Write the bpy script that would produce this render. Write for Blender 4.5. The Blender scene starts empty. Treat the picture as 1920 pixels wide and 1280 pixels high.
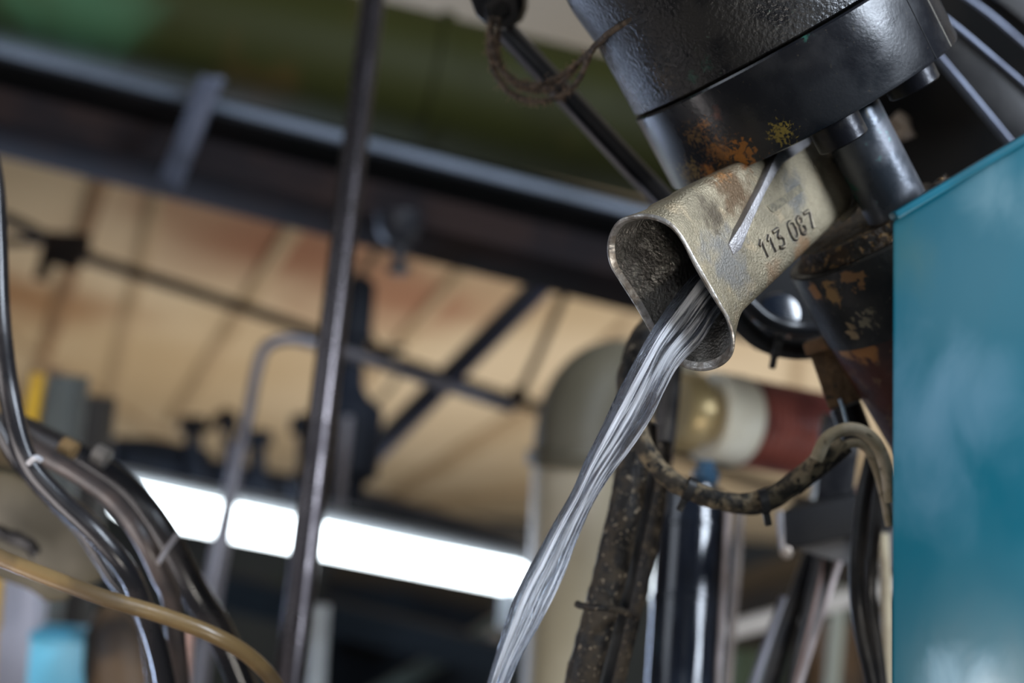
import bpy, bmesh, math, random
from mathutils import Vector, Matrix, noise
random.seed(7)
R = math.radians
SC = bpy.context.scene
COL = SC.collection
# ------------------------------------------------------------------ camera
FPX = 2667.0                      # focal length in pixels of the 1920 wide frame (50 mm on 36 mm)
zc = Vector((700, 8240, -2667)).normalized()      # plumb line seen from the camera
yc = Vector((0, 0, -1)); yc = (yc - zc * zc.dot(yc)).normalized()
xc = yc.cross(zc)
RC = Matrix((xc, yc, zc))         # camera -> world rotation
CAM = Vector((0, 0, 1.55))
cd = bpy.data.cameras.new('camera'); cam = bpy.data.objects.new('camera', cd); COL.objects.link(cam)
cam.matrix_world = Matrix.Translation(CAM) @ RC.to_4x4()
cd.lens = 50.0; cd.sensor_width = 36.0; cd.clip_start = 0.02; cd.clip_end = 100
cd.dof.use_dof = True; cd.dof.focus_distance = 0.905; cd.dof.aperture_fstop = 3.0
SC.camera = cam
SC.view_settings.view_transform = 'Standard'; SC.view_settings.look = 'None'
SC.view_settings.gamma = 1.0; SC.view_settings.use_curve_mapping = False
SC.view_settings.exposure = 0.0

def V(x, y, z): return RC @ Vector((x, y, z))           # camera direction -> world direction
def P(x, y, d): return CAM + RC @ Vector(((x - 960) / FPX * d, -(y - 640) / FPX * d, -d))
def on_plane(x, y, pt, n):
    r = P(x, y, 1.0) - CAM
    return CAM + r * ((pt - CAM).dot(n) / r.dot(n))

# ------------------------------------------------------------------ world, daylight and added fill lights
w = bpy.data.worlds.new('world'); SC.world = w; w.use_nodes = True
wn = w.node_tree.nodes; wl = w.node_tree.links
bg = wn['Background']; bg.inputs[1].default_value = 0.09
tc = wn.new('ShaderNodeTexCoord'); sp = wn.new('ShaderNodeSeparateXYZ'); rp = wn.new('ShaderNodeValToRGB')
mr = wn.new('ShaderNodeMapRange'); mr.inputs[1].default_value = -1; mr.inputs[2].default_value = 1
wl.new(tc.outputs['Generated'], sp.inputs[0]); wl.new(sp.outputs[2], mr.inputs[0]); wl.new(mr.outputs[0], rp.inputs[0])
rp.color_ramp.elements[0].color = (.55, .50, .44, 1); rp.color_ramp.elements[1].color = (.62, .70, .85, 1)
e = rp.color_ramp.elements.new(.5); e.color = (.5, .5, .52, 1)
wl.new(rp.outputs[0], bg.inputs[0])

def area(name, loc, target, size, sizey, power, color):
    l = bpy.data.lights.new(name, 'AREA'); l.shape = 'RECTANGLE'; l.size = size; l.size_y = sizey
    l.energy = power; l.color = color
    o = bpy.data.objects.new(name, l); COL.objects.link(o); o.location = loc
    o.rotation_euler = (target - loc).to_track_quat('-Z', 'Y').to_euler()
    return o
SUBJ = P(1400, 400, .95)
area('window_daylight_right', SUBJ + V(2.3, 1.5, 1.3), SUBJ, .9, 1.8, 195, (.76, .86, 1))
area('window_daylight_left', SUBJ + V(-2.6, 1.6, .6), SUBJ, 1.2, 1.6, 16, (.8, .88, 1))
area('window_daylight_low_left', SUBJ + V(-2.5, -1.2, -3.9), SUBJ, .55, 1.5, 75, (.56, .70, 1))
area('camera_fill', SUBJ + V(.6, 1.2, 3.4), SUBJ, 1.6, 1.2, 11, (.92, .96, 1))  # added fill from behind the camera, not a real window
area('spout_fill', SUBJ + V(.75, -1.5, 1.9), SUBJ, .5, .5, 36, (1, .94, .86))  # unseen fill added to brighten the spout mouth from below
area('ceiling_fill', Vector((-1.5, 8.6, 1.2)), Vector((-1.2, 9.4, 4)), 5, 3, 100, (1, .90, .76))  # added upward fills, here and below, stand in for bounced ceiling light
area('ceiling_fill', Vector((3.0, 8.0, 1.0)), Vector((2.0, 9.3, 4)), 5, 3, 150, (1, .94, .85))
area('ceiling_fill', Vector((3.6, 5.0, 1.6)), Vector((2.6, 6.6, 4)), 2, 2, 22, (1, .92, .82))
area('side_fill', P(-1100, 1500, .9), P(120, 1150, 1.9), .5, .5, 4.5, (1, .93, .92))  # added fill that brightens the blue box and left cables

# ------------------------------------------------------------------ materials
def nt(m):
    m.use_nodes = True
    return m.node_tree.nodes, m.node_tree.links, m.node_tree.nodes['Principled BSDF']
def mat(name, c1, c2=None, c3=None, scale=20, rough=.5, rough2=None, metal=0, bump=0, bscale=250, stretch=(1, 1, 1),
        lo=.4, hi=.62, lo3=.56, hi3=.64, patches=(), scale3=None, coat=0, bdist=.001, scratches=None, spec=.5):
    m = bpy.data.materials.new(name); N, L, B = nt(m)
    tc = N.new('ShaderNodeTexCoord'); mp = N.new('ShaderNodeMapping'); mp.inputs['Scale'].default_value = stretch
    L.new(tc.outputs['Object'], mp.inputs[0])
    def noise_(s, det=5, dist=0):
        n = N.new('ShaderNodeTexNoise'); n.inputs['Scale'].default_value = s; n.inputs['Detail'].default_value = det
        n.inputs['Distortion'].default_value = dist
        L.new(mp.outputs[0], n.inputs['Vector']); return n
    def mrange(src, a, b):
        r = N.new('ShaderNodeMapRange'); r.inputs[1].default_value = a; r.inputs[2].default_value = b
        r.interpolation_type = 'SMOOTHSTEP'; L.new(src, r.inputs[0]); return r.outputs[0]
    def mix(f, a, b):
        x = N.new('ShaderNodeMix'); x.data_type = 'RGBA'
        L.new(f, x.inputs['Factor'])
        for k, s in (('A', a), ('B', b)):
            i = x.inputs[6 if k == 'A' else 7]
            if isinstance(s, tuple): i.default_value = (*s, 1)
            else: L.new(s, i)
        return x.outputs[2]
    col = c1
    f1 = mrange(noise_(scale).outputs[0], lo, hi)
    if c2: col = mix(f1, c1, c2)
    if c3: col = mix(mrange(noise_(scale3 or scale * 2.3, 6, .3).outputs[0], lo3, hi3), col, c3)
    pm = None
    for (pt, rad, pc, ps, thr, *pw) in patches:
        g = N.new('ShaderNodeNewGeometry'); d = N.new('ShaderNodeVectorMath'); d.operation = 'DISTANCE'
        L.new(g.outputs['Position'], d.inputs[0]); d.inputs[1].default_value = pt
        r = N.new('ShaderNodeMapRange'); r.inputs[1].default_value = 0; r.inputs[2].default_value = rad
        r.inputs[3].default_value = .5; r.inputs[4].default_value = -.35; L.new(d.outputs['Value'], r.inputs[0])
        a = N.new('ShaderNodeMath'); a.operation = 'ADD'; L.new(r.outputs[0], a.inputs[0]); L.new(noise_(ps, 9, .5).outputs[0], a.inputs[1])
        f = mrange(a.outputs[0], thr, thr + (pw[0] if pw else .12))
        col = mix(f, col, pc)
    if scratches:
        n = N.new('ShaderNodeTexNoise'); n.inputs['Scale'].default_value = scratches[0]; n.inputs['Detail'].default_value = 3
        L.new(tc.outputs['Object'], n.inputs['Vector'])
        col = mix(mrange(n.outputs[0], scratches[1], scratches[1] + .04), col, scratches[2])
    if isinstance(col, tuple): B.inputs['Base Color'].default_value = (*col, 1)
    else: L.new(col, B.inputs['Base Color'])
    if rough2 is not None:
        x = N.new('ShaderNodeMapRange'); x.inputs[3].default_value = rough; x.inputs[4].default_value = rough2
        L.new(f1, x.inputs[0]); L.new(x.outputs[0], B.inputs['Roughness'])
    else: B.inputs['Roughness'].default_value = rough
    B.inputs['Metallic'].default_value = metal
    B.inputs['Specular IOR Level'].default_value = spec
    if coat: B.inputs['Coat Weight'].default_value = coat; B.inputs['Coat Roughness'].default_value = .12
    if bump:
        b = N.new('ShaderNodeBump'); b.inputs['Strength'].default_value = bump; b.inputs['Distance'].default_value = bdist
        L.new(noise_(bscale, 4).outputs[0], b.inputs['Height']); L.new(b.outputs[0], B.inputs['Normal'])
    return m
def emis(name, c, s):
    m = bpy.data.materials.new(name); N, L, B = nt(m)
    B.inputs['Base Color'].default_value = (.8, .8, .8, 1)
    B.inputs['Emission Color'].default_value = (*c, 1); B.inputs['Emission Strength'].default_value = s
    return m

# ------------------------------------------------------------------ mesh helpers
ORI = {}
def tag(o, label=None, cat=None, group=None, kind=None):
    if label: o['label'] = label
    if cat: o['category'] = cat
    if group: o['group'] = group
    if kind: o['kind'] = kind
    return o
def empty(name, loc, label, cat, group=None):
    o = bpy.data.objects.new(name, None); COL.objects.link(o); o.location = loc; ORI[o] = Vector(loc); o.empty_display_size = .02
    return tag(o, label, cat, group)
def mk(name, bm, m, parent=None, label=None, cat=None, group=None, kind=None, smooth=True, sharp=35):
    bmesh.ops.recalc_face_normals(bm, faces=bm.faces)
    lo = Vector([min(v.co[i] for v in bm.verts) for i in range(3)]); hi = Vector([max(v.co[i] for v in bm.verts) for i in range(3)])
    c = (lo + hi) / 2
    if parent is None: c.z = lo.z
    bmesh.ops.translate(bm, verts=bm.verts, vec=-c)
    me = bpy.data.meshes.new(name); 
    if smooth:
        for f in bm.faces: f.smooth = True
        for ed in bm.edges:
            if len(ed.link_faces) == 2 and ed.calc_face_angle(0) > R(sharp): ed.smooth = False
    bm.to_mesh(me); bm.free()
    me.materials.append(m)
    o = bpy.data.objects.new(name, me); COL.objects.link(o); ORI[o] = c.copy()
    if parent is not None: o.parent = parent; o.location = c - ORI[parent]
    else: o.location = c
    return tag(o, label, cat, group, kind)
def crom(pts, n=10):
    if len(pts) == 2: 
        return [pts[0].lerp(pts[1], i / 12) for i in range(13)]
    q = [pts[0] * 2 - pts[1]] + list(pts) + [pts[-1] * 2 - pts[-2]]
    out = []
    for i in range(1, len(q) - 2):
        a, b, c, d = q[i - 1:i + 3]
        for k in range(n):
            t = k / n
            out.append(.5 * ((2 * b) + (c - a) * t + (2 * a - 5 * b + 4 * c - d) * t * t + (3 * b - a - 3 * c + d) * t ** 3))
    out.append(q[-2].copy()); return out
def sweep(bm, path, rad, ns=14, cap=True, wob=0, ell=1.0):
    """round tube along a path; rad = number or function of 0..1"""
    n = len(path); rings = []; prev = None
    for i, p in enumerate(path):
        t = (path[min(i + 1, n - 1)] - path[max(i - 1, 0)]).normalized()
        if prev is None:
            u = t.orthogonal().normalized()
        else:
            u = (prev - t * prev.dot(t)).normalized()
        prev = u; v = t.cross(u)
        r = rad(i / (n - 1)) if callable(rad) else rad
        ring = []
        for k in range(ns):
            a = 2 * math.pi * k / ns
            rr = r
            if wob: rr *= 1 + wob * noise.noise((p + (u * math.cos(a) + v * math.sin(a)) * r) * 90)
            ring.append(bm.verts.new(p + u * math.cos(a) * rr + v * math.sin(a) * rr * ell))
        rings.append(ring)
    for i in range(n - 1):
        for k in range(ns):
            bm.faces.new((rings[i][k], rings[i][(k + 1) % ns], rings[i + 1][(k + 1) % ns], rings[i + 1][k]))
    if cap: bm.faces.new(rings[0]); bm.faces.new(rings[-1])
def pts3(l): return [P(*p) for p in l]
def tube(name, l, wpx, m, parent=None, wob=0, n=10, **kw):
    """l = [(x, y, depth)], wpx = thickness as seen at the middle point"""
    d = l[len(l) // 2][2]; bm = bmesh.new()
    if callable(wpx): r = lambda t: wpx(t) / 2 * d / FPX
    else: r = wpx / 2 * d / FPX
    sweep(bm, crom(pts3(l), n), r, wob=wob); return mk(name, bm, m, parent, **kw)
def lathe(bm, A, ax, prof, ns=96, off=0):
    """prof = [(t, r)] along axis ax from A"""
    ax = ax.normalized(); u = ax.orthogonal().normalized(); v = ax.cross(u); rings = []
    for t, r in prof:
        rings.append([bm.verts.new(A + ax * t + (u * math.cos(2 * math.pi * (k + off) / ns) + v * math.sin(2 * math.pi * (k + off) / ns)) * r) for k in range(ns)])
    for i in range(len(rings) - 1):
        for k in range(ns):
            bm.faces.new((rings[i][k], rings[i][(k + 1) % ns], rings[i + 1][(k + 1) % ns], rings[i + 1][k]))
    bm.faces.new(rings[0]); bm.faces.new(rings[-1])
def box(bm, c, ex, ey, ez, bev=0, seg=2):
    """box of centre c and half-axis vectors"""
    b = bmesh.new(); vs = []
    for s in ((-1, -1, -1), (1, -1, -1), (1, 1, -1), (-1, 1, -1), (-1, -1, 1), (1, -1, 1), (1, 1, 1), (-1, 1, 1)):
        vs.append(b.verts.new(c + ex * s[0] + ey * s[1] + ez * s[2]))
    for f in ((0, 3, 2, 1), (4, 5, 6, 7), (0, 1, 5, 4), (1, 2, 6, 5), (2, 3, 7, 6), (3, 0, 4, 7)): b.faces.new([vs[i] for i in f])
    if bev: bmesh.ops.bevel(b, geom=list(b.edges), offset=bev, segments=seg, profile=.5, affect='EDGES')
    me = bpy.data.meshes.new('t'); b.to_mesh(me); b.free(); bm.from_mesh(me); bpy.data.meshes.remove(me)
def bar(bm, A, B, w, h, nrm, bev=.001):
    """rectangular bar from A to B, thickness w across and h along nrm"""
    t = (B - A).normalized(); z = (nrm - t * nrm.dot(t)).normalized(); s = t.cross(z)
    box(bm, (A + B) / 2, (B - A) / 2, s * (w / 2), z * (h / 2), bev)
def slab(bm, front, depthvec, bev=0):
    """outline (list of points) pushed back by depthvec: a solid plate"""
    b = bmesh.new(); a = [b.verts.new(p) for p in front]; c = [b.verts.new(p + depthvec) for p in front]; n = len(a)
    b.faces.new(a); b.faces.new(c[::-1])
    for i in range(n): b.faces.new((a[i], c[i], c[(i + 1) % n], a[(i + 1) % n]))
    bmesh.ops.recalc_face_normals(b, faces=b.faces)
    if bev: bmesh.ops.bevel(b, geom=list(b.edges), offset=bev, segments=2, profile=.5, affect='EDGES')
    me = bpy.data.meshes.new('t'); b.to_mesh(me); b.free(); bm.from_mesh(me); bpy.data.meshes.remove(me)
def bars(name, p, q, wpx, hm, m, nrm=None, parent=None, **kw):
    """bar between two pixel points (x, y, depth), wpx wide in the picture, hm metres deep"""
    A, B = P(*p), P(*q); bm = bmesh.new(); d = (p[2] + q[2]) / 2
    bar(bm, A, B, wpx * d / FPX, hm, nrm or V(0, 0, 1), min(.002, wpx * d / FPX / 6)); return mk(name, bm, m, parent, **kw)
ZUP = Vector((0, 0, 1))
def post(name, p, q, wpx, hm, m, **kw):
    """upright bar whose top is seen at p and which runs down through q to the floor"""
    A, B = P(*p), P(*q); B = A + (B - A) * (A.z / (A.z - B.z)); bm = bmesh.new(); k_ = wpx * p[2] / FPX
    bar(bm, A, B, k_, hm, V(0, 0, 1), min(.002, k_ / 6)); return mk(name, bm, m, **kw)

# ------------------------------------------------------------------ common materials
BLACKPIPE = mat('black painted pipe', (.012, .012, .014), (.03, .028, .028), scale=30, rough=.3, rough2=.5, bump=.2)
RUBBER = mat('black cable rubber', (.018, .018, .02), (.04, .037, .035), scale=25, rough=.28, rough2=.42, bump=.15, bscale=120)
DIRTY = mat('oily dirt on rubber', (.016, .014, .013), (.075, .058, .04), (.42, .34, .24), scale=70, rough=.45, rough2=.75, bump=.9, bscale=260, bdist=.002, lo3=.6, hi3=.7, scale3=260)
DKSTEEL = mat('dark steel', (.02, .021, .026), (.04, .038, .04), scale=15, rough=.4, rough2=.6, metal=.3)
BROWNSTEEL = mat('brown primed steel', (.028, .018, .016), (.016, .013, .014), scale=6, rough=.85, spec=.08)
GREYPIPE = mat('grey galvanised conduit', (.22, .21, .23), (.12, .11, .12), scale=8, rough=.4, metal=.5)

# ------------------------------------------------------------------ the hall
HC = 2.55                                  # ceiling above the camera
ceil_pt = CAM + ZUP * HC
def C(x, y): return on_plane(x, y, ceil_pt, ZUP)
stain = [(C(520, 470), 1.6, (.20, .09, .05), .9, .30, .6), (C(760, 560), .9, (.24, .12, .07), 1.2, .30, .6), (C(60, 560), .9, (.24, .13, .06), 1.2, .30, .6)]
CEIL = mat('beige ceiling boards', (.50, .42, .31), (.38, .29, .18), scale=.35, rough=.85, lo=.35, hi=.7, patches=stain)
def quadslab(name, x0, x1, y0, y1, z0, z1, m):
    bm = bmesh.new(); box(bm, Vector(((x0 + x1) / 2, (y0 + y1) / 2, (z0 + z1) / 2)), Vector(((x1 - x0) / 2, 0, 0)), Vector((0, (y1 - y0) / 2, 0)), Vector((0, 0, (z1 - z0) / 2)))
    return mk(name, bm, m, kind='structure', smooth=False)
ZC = CAM.z + HC
quadslab('ceiling', -14, 14, 2.0, 13.6, ZC, ZC + .2, CEIL)
WALL = mat('dark hall wall', (.010, .015, .022), (.02, .028, .034), (.012, .022, .02), scale=.8, rough=.8)
quadslab('wall_back', -14, 14, 13.4, 13.6, 0, ZC, WALL)
quadslab('floor', -14, 14, -3, 13.6, -.2, 0, mat('concrete floor', (.12, .115, .11), (.07, .066, .062), scale=2, rough=.7))
BATTEN = mat('brown ceiling batten', (.21, .125, .065), (.15, .085, .045), scale=3, rough=.8)
BATTEN2 = mat('pale ceiling batten', (.34, .255, .165), (.27, .20, .12), scale=3, rough=.8)
for i, (a, b, wp, mm) in enumerate([((205, 290), (40, 800), 20, BATTEN), ((305, 330), (205, 740), 17, BATTEN2), ((585, 370), (320, 790), 22, BATTEN2),
                                ((905, 465), (590, 820), 20, BATTEN2), ((990, 770), (700, 950), 18, BATTEN2), ((720, 945), (1010, 915), 18, BATTEN2),
                                ((-20, 600), (360, 850), 16, BATTEN2), ((1180, 600), (960, 800), 14, BATTEN2), ((1500, 620), (1490, 760), 16, BATTEN2)]):
    A, B = C(*a), C(*b); dm = ((A + B) / 2 - CAM).length
    bm = bmesh.new(); bar(bm, A, B, wp * dm / FPX * (1.0 if i not in (4, 5) else 2), .06, ZUP, .004)
    mk('trim_%d' % (i + 1), bm, mm, kind='structure')

# green duct above the girder
d0, d1 = 3.1, 3.35
GREEN = mat('green and olive duct paint', (.030, .032, .005), (.014, .014, .003), (.060, .040, .009), scale=1.1, rough=.6, rough2=.75, spec=.2,
            patches=[(P(150, 0, 3.0), .44, (.055, .13, .062), 3, .62, .3), (P(420, 20, 3.0), .2, (.055, .12, .055), 5, .66, .3), (P(1150, 260, 3.1), .35, (.06, .07, .022), 4, .5, .5)], lo3=.5, hi3=.65)
bm = bmesh.new(); A = P(-250, -95, 3.1); B = P(2350, 519, 3.75)
lathe(bm, A, B - A, [(0, .15), (0, .158), ((B - A).length * .36, .158), ((B - A).length * .36, .170), ((B - A).length * .367, .170), ((B - A).length * .367, .158), ((B - A).length, .158)], 64)
mk('ventilation_duct', bm, GREEN, label='thick green and olive duct running along the girder at upper left', cat='duct')

# girder: top flange, web, bottom flange in one thing
GW = mat('girder shaded web', (.003, .003, .003), (.006, .005, .005), scale=3, rough=.9, spec=.08)  # near black: shade below the top flange is in the colour
GE = mat('girder lit flange edge', (.16, .19, .24), (.10, .12, .15), scale=3, rough=.5)  # pale tone paints in the light on the top flange edge
root = empty('steel_girder', P(600, 330, 2.9), 'long dark steel girder with pale upper edge below the green duct', 'girder')
def girder_bar(name, p, q, w, h, m, nrm): 
    bm = bmesh.new(); bar(bm, P(*p), P(*q), w, h, nrm, .003); return mk(name, bm, m, root)
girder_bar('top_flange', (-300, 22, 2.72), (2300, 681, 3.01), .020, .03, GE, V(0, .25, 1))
girder_bar('web', (-300, 95, 2.80), (2300, 723, 3.09), .17, .03, GW, V(0, .1, 1))
girder_bar('bottom_flange', (-300, 155, 2.78), (2300, 802, 3.07), .075, .14, BROWNSTEEL, V(0, .5, 1))
# strap over the girder
STRAP = mat('pale steel strap', (.10, .115, .16), (.03, .032, .04), scale=10, rough=.45, metal=.4)
bm = bmesh.new()
bar(bm, P(396, 148, 2.56), P(318, 345, 2.62), .042, .014, V(0, 0, 1), .002)
bar(bm, P(396, 150, 2.56), P(402, 150, 2.75), .042, .012, V(0, 1, 0), .002)
mk('hanging_strap', bm, STRAP, label='pale steel strap clamped over the girder', cat='strap')
# sprinkler head under the girder
bm = bmesh.new(); A = P(748, 425, 2.75); ax = P(748, 520, 2.75) - A
lathe(bm, A, ax, [(-.03, .045), (.01, .042), (.03, .028), (.035, .014), (.072, .012), (.075, .022), (.09, .022), (.094, .01)], 24)
mk('sprinkler_head', bm, DKSTEEL, label='small dark sprinkler head hanging under the girder', cat='sprinkler')

# long thin pipe across the ceiling
BROWNPIPE = mat('dark brown pipe', (.022, .012, .007), (.010, .007, .005), scale=6, rough=.8, spec=.15)
root = empty('ceiling_pipe', P(600, 620, 4.0), 'long thin dark brown pipe running across below the beige ceiling', 'pipe')
tube('pipe', [(-200, 340, 3.8), (0, 405, 3.85), (130, 470, 3.9), (200, 495, 3.9), (420, 565, 4.0), (640, 640, 4.05), (860, 715, 4.1), (1130, 805, 4.2), (1700, 1000, 4.4)], 23, BROWNPIPE, root)
bm = bmesh.new(); bar(bm, P(90, 455, 3.8), P(165, 460, 3.8), .06, .06, V(0, 0, 1), .004)
bar(bm, P(120, 460, 3.8), P(110, 500, 3.8), .10, .05, V(0, 0, 1), .004); bar(bm, P(88, 480, 3.8), P(76, 525, 3.8), .03, .03, V(0, 0, 1), .003)
mk('pipe_bracket', bm, BROWNPIPE, root)
bars('conduit_branch', (-60, 455, 3.95), (120, 450, 3.95), 16, .02, BROWNPIPE, label='short brown branch pipe meeting the bracket at far left', cat='pipe')
# blue black brace and hanger rod
BLUEBAR = mat('blue black brace', (.012, .014, .028), (.006, .007, .011), scale=5, rough=.45)
root = empty('diagonal_brace', P(850, 690, 3.7), 'diagonal blue-black steel brace below the girder', 'brace')
bars('brace_bar', (1040, 505, 3.5), (650, 895, 3.8), 30, .05, BLUEBAR, V(.5, 0, 1), parent=root)
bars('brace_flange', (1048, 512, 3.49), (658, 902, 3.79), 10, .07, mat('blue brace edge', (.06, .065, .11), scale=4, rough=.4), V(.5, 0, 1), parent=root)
root = empty('hanger_rod', P(975, 735, 3.75), 'thin dark hanger rod ending on the ceiling pipe', 'rod')
tube('rod', [(1092, 470, 3.6), (1020, 640, 3.7), (976, 735, 3.78)], 15, BROWNPIPE, root)
bm = bmesh.new(); A = P(972, 745, 3.78); lathe(bm, A, ZUP, [(-.025, .014), (-.02, .022), (.02, .022), (.03, .012)], 16); mk('clamp', bm, BROWNPIPE, root)
# cable drape left of the hook
tube('thin_cable', [(665, 560, 3.7), (700, 640, 3.72), (730, 655, 3.74), (760, 650, 3.75)], 12, BROWNPIPE, label='short dark cable sagging beside the black valve', cat='cable')
tube('pale_cable_loop', [(735, 640, 3.9), (745, 700, 3.9), (715, 745, 3.9), (690, 760, 3.9)], 10, mat('tan cable', (.32, .24, .14), scale=5), label='tan cable loop curving down beside the tall pipe', cat='cable')
bars('roof_stay', (745, 425, 3.9), (650, 545, 3.9), 16, .03, BATTEN, label='short brown stay between the girder and the black valve', cat='stay')

# ------------------------------------------------------------------ tall pipe in front
TALL = mat('tall pipe steel', (.10, .088, .09), (.06, .052, .055), scale=20, rough=.22, rough2=.35, metal=.9)
bm = bmesh.new(); sweep(bm, [P(712, -110, 1.95).lerp(P(528, 1400, 1.48), i / 30) for i in range(31)], .0165, 28)
mk('tall_steel_pipe', bm, TALL, label='tall straight dark steel pipe standing nearly upright left of centre', cat='pipe')
bm = bmesh.new(); sweep(bm, [P(596, 905, 1.63).lerp(P(608, 740, 1.72), i / 10) for i in range(11)], .0025, 8)
# hook conduit
root = empty('bent_conduit', P(395, 1110, 2.3), 'grey conduit bent like a hook behind the tall pipe', 'conduit')
tube('conduit_pipe', [(360, 1330, 2.25), (395, 1090, 2.3), (425, 950, 2.35), (463, 790, 2.4), (480, 700, 2.4), (498, 652, 2.4), (540, 636, 2.42), (600, 648, 2.44), (700, 678, 2.5), (830, 722, 2.6), (960, 765, 2.7)], 23, GREYPIPE, root)
bars('conduit_rail', (372, 1290, 2.42), (448, 830, 2.5), 26, .03, mat('mauve rail', (.16, .14, .155), (.10, .09, .1), scale=6, rough=.5), V(.3, 0, 1), parent=root)

# ------------------------------------------------------------------ fluorescent lamp
root = empty('fluorescent_light', P(620, 1000, 3.6), 'long bright white fluorescent light in a grey housing', 'light')
bm = bmesh.new(); bar(bm, P(225, 935, 3.3), P(975, 1086, 4.2), .080, .06, V(0, .0, 1), .012)
mk('diffuser', bm, emis('lit tube', (.86, .95, 1), 9), root)
bm = bmesh.new(); bar(bm, P(220, 893, 3.33), P(985, 1045, 4.23), .034, .075, V(0, 0, 1), .004)
mk('lamp_housing', bm, mat('lamp housing', (.34, .36, .38), scale=5, rough=.5), root)
bm = bmesh.new(); bar(bm, P(560, 905, 3.72), P(985, 1012, 4.3), .045, .08, V(0, 0, 1), .004)
mk('cable_tray', bm, DKSTEEL, label='dark cable tray right above the white fluorescent light', cat='tray')
bars('light_bracket', (957, 1075, 4.15), (948, 1175, 4.15), 26, .03, mat('white bracket', (.5, .55, .6), scale=4), label='pale bracket below the right end of the white light', cat='bracket')

# dark valve machinery above the lamp
MACH = mat('blue black machinery', (.005, .007, .012), (.012, .016, .026), scale=6, rough=.65, rough2=.8, spec=.25)
root = empty('valve_manifold', P(380, 900, 3.9), 'dark blue-black valve manifold standing above the fluorescent light', 'manifold')
bm = bmesh.new(); A = P(205, 865, 3.9); B = P(600, 935, 4.3); lathe(bm, A, B - A, [(0, .04), (.01, .07), (.1, .085), ((B - A).length * .4, .085), ((B - A).length * .42, .06), ((B - A).length, .055)], 32); mk('manifold_body', bm, MACH, root)
for (x, y0, y1, wd) in ((362, 780, 910, 38), (428, 775, 905, 26), (483, 805, 930, 40), (575, 775, 940, 44)):
    bm = bmesh.new(); A = P(x, y1, 3.95); ax = P(x, y0, 3.95) - A; L_ = ax.length; r = wd / 2 * 3.95 / FPX
    lathe(bm, A, ax, [(0, r * 1.3), (L_ * .3, r * 1.3), (L_ * .35, r * .8), (L_ * .75, r * .8), (L_ * .78, r * 1.5), (L_ * .97, r * 1.3), (L_, r * .6)], 24)
    v = mk('valve', bm, MACH, root)
tube('handle', [(340, 785, 3.9), (362, 800, 3.9), (390, 805, 3.9), (405, 785, 3.9), (425, 772, 3.9), (442, 785, 3.9)], 14, BROWNPIPE, root)
root = empty('control_valve', P(640, 950, 3.0), 'tall black control valve directly behind the tall pipe', 'valve')
bm = bmesh.new(); A = P(632, 945, 3.0); ax = P(676, 520, 3.1) - A; L_ = ax.length
lathe(bm, A, ax, [(0, .05), (L_ * .1, .055), (L_ * .13, .080), (L_ * .42, .078), (L_ * .47, .045), (L_ * .52, .03), (L_ * .62, .026), (L_ * .7, .026), (L_ * .72, .037), (L_ * .97, .035), (L_, .02)], 32)
mk('valve_body', bm, MACH, root)
bars('valve_bracket', (636, 958, 2.94), (652, 780, 2.94), 16, .03, GREYPIPE, parent=root)

# ------------------------------------------------------------------ big grey duct elbow behind the water
DUCT = mat('beige grey duct', (.50, .43, .31), (.36, .30, .19), scale=3, rough=.45, rough2=.6)
DUCTD = mat('dull olive duct elbow', (.15, .13, .09), (.11, .095, .06), scale=4, rough=.6)
root = empty('duct_elbow_pipe', P(1060, 1280, 2.35), 'wide beige duct with an olive elbow rising behind the water stream', 'duct')
bm = bmesh.new(); sweep(bm, crom(pts3([(1055, 1420, 2.3), (1068, 1150, 2.35), (1078, 862, 2.4)]), 8), .072, 40); mk('duct_pipe', bm, DUCT, root)
bm = bmesh.new(); sweep(bm, crom(pts3([(1079, 870, 2.4), (1085, 800, 2.42), (1110, 740, 2.45), (1160, 712, 2.5), (1260, 720, 2.6)]), 8), .072, 40); mk('elbow', bm, DUCTD, root)
bm = bmesh.new(); A = P(1078, 872, 2.4); lathe(bm, A, P(1079, 850, 2.4) - A, [(0, .073), (0, .083), (.022, .083), (.022, .073)], 40); mk('joint_ring', bm, DUCTD, root)

# brass and cream coupling with red bellows
root = empty('bellows_coupling', P(1420, 860, 1.9), 'brass and cream pipe coupling with dark red ribbed bellows', 'coupling')
A = P(1262, 768, 1.86); B = P(1620, 832, 2.0); ax = (B - A).normalized(); k = 1.9 / FPX
bm = bmesh.new(); lathe(bm, A, ax, [(0, 20 * k), (0, 62 * k), (15 * k, 74 * k), (40 * k, 76 * k), (62 * k, 60 * k), (75 * k, 50 * k)], 64)
mk('brass_collar', bm, mat('brass', (.62, .48, .26), (.45, .34, .16), scale=12, rough=.35, metal=.5), root)
bm = bmesh.new(); lathe(bm, A + ax * 72 * k, ax, [(0, 40 * k), (0, 78 * k), (6 * k, 84 * k), (70 * k, 86 * k), (80 * k, 80 * k), (82 * k, 50 * k)], 64)
mk('cream_ring', bm, mat('cream enamel', (.86, .83, .70), (.74, .69, .54), scale=12, rough=.28), root)
bm = bmesh.new(); pr = [(0, 40 * k)]
for i in range(96):
    pr.append((i * 2.4 * k, (80 + 4.5 * math.cos(i * .9)) * k))
pr.append((230 * k, 40 * k)); lathe(bm, A + ax * 152 * k, ax, pr, 64)
mk('bellows', bm, mat('dark red rubber', (.26, .075, .055), (.15, .04, .032), scale=14, rough=.35), root)

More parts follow.
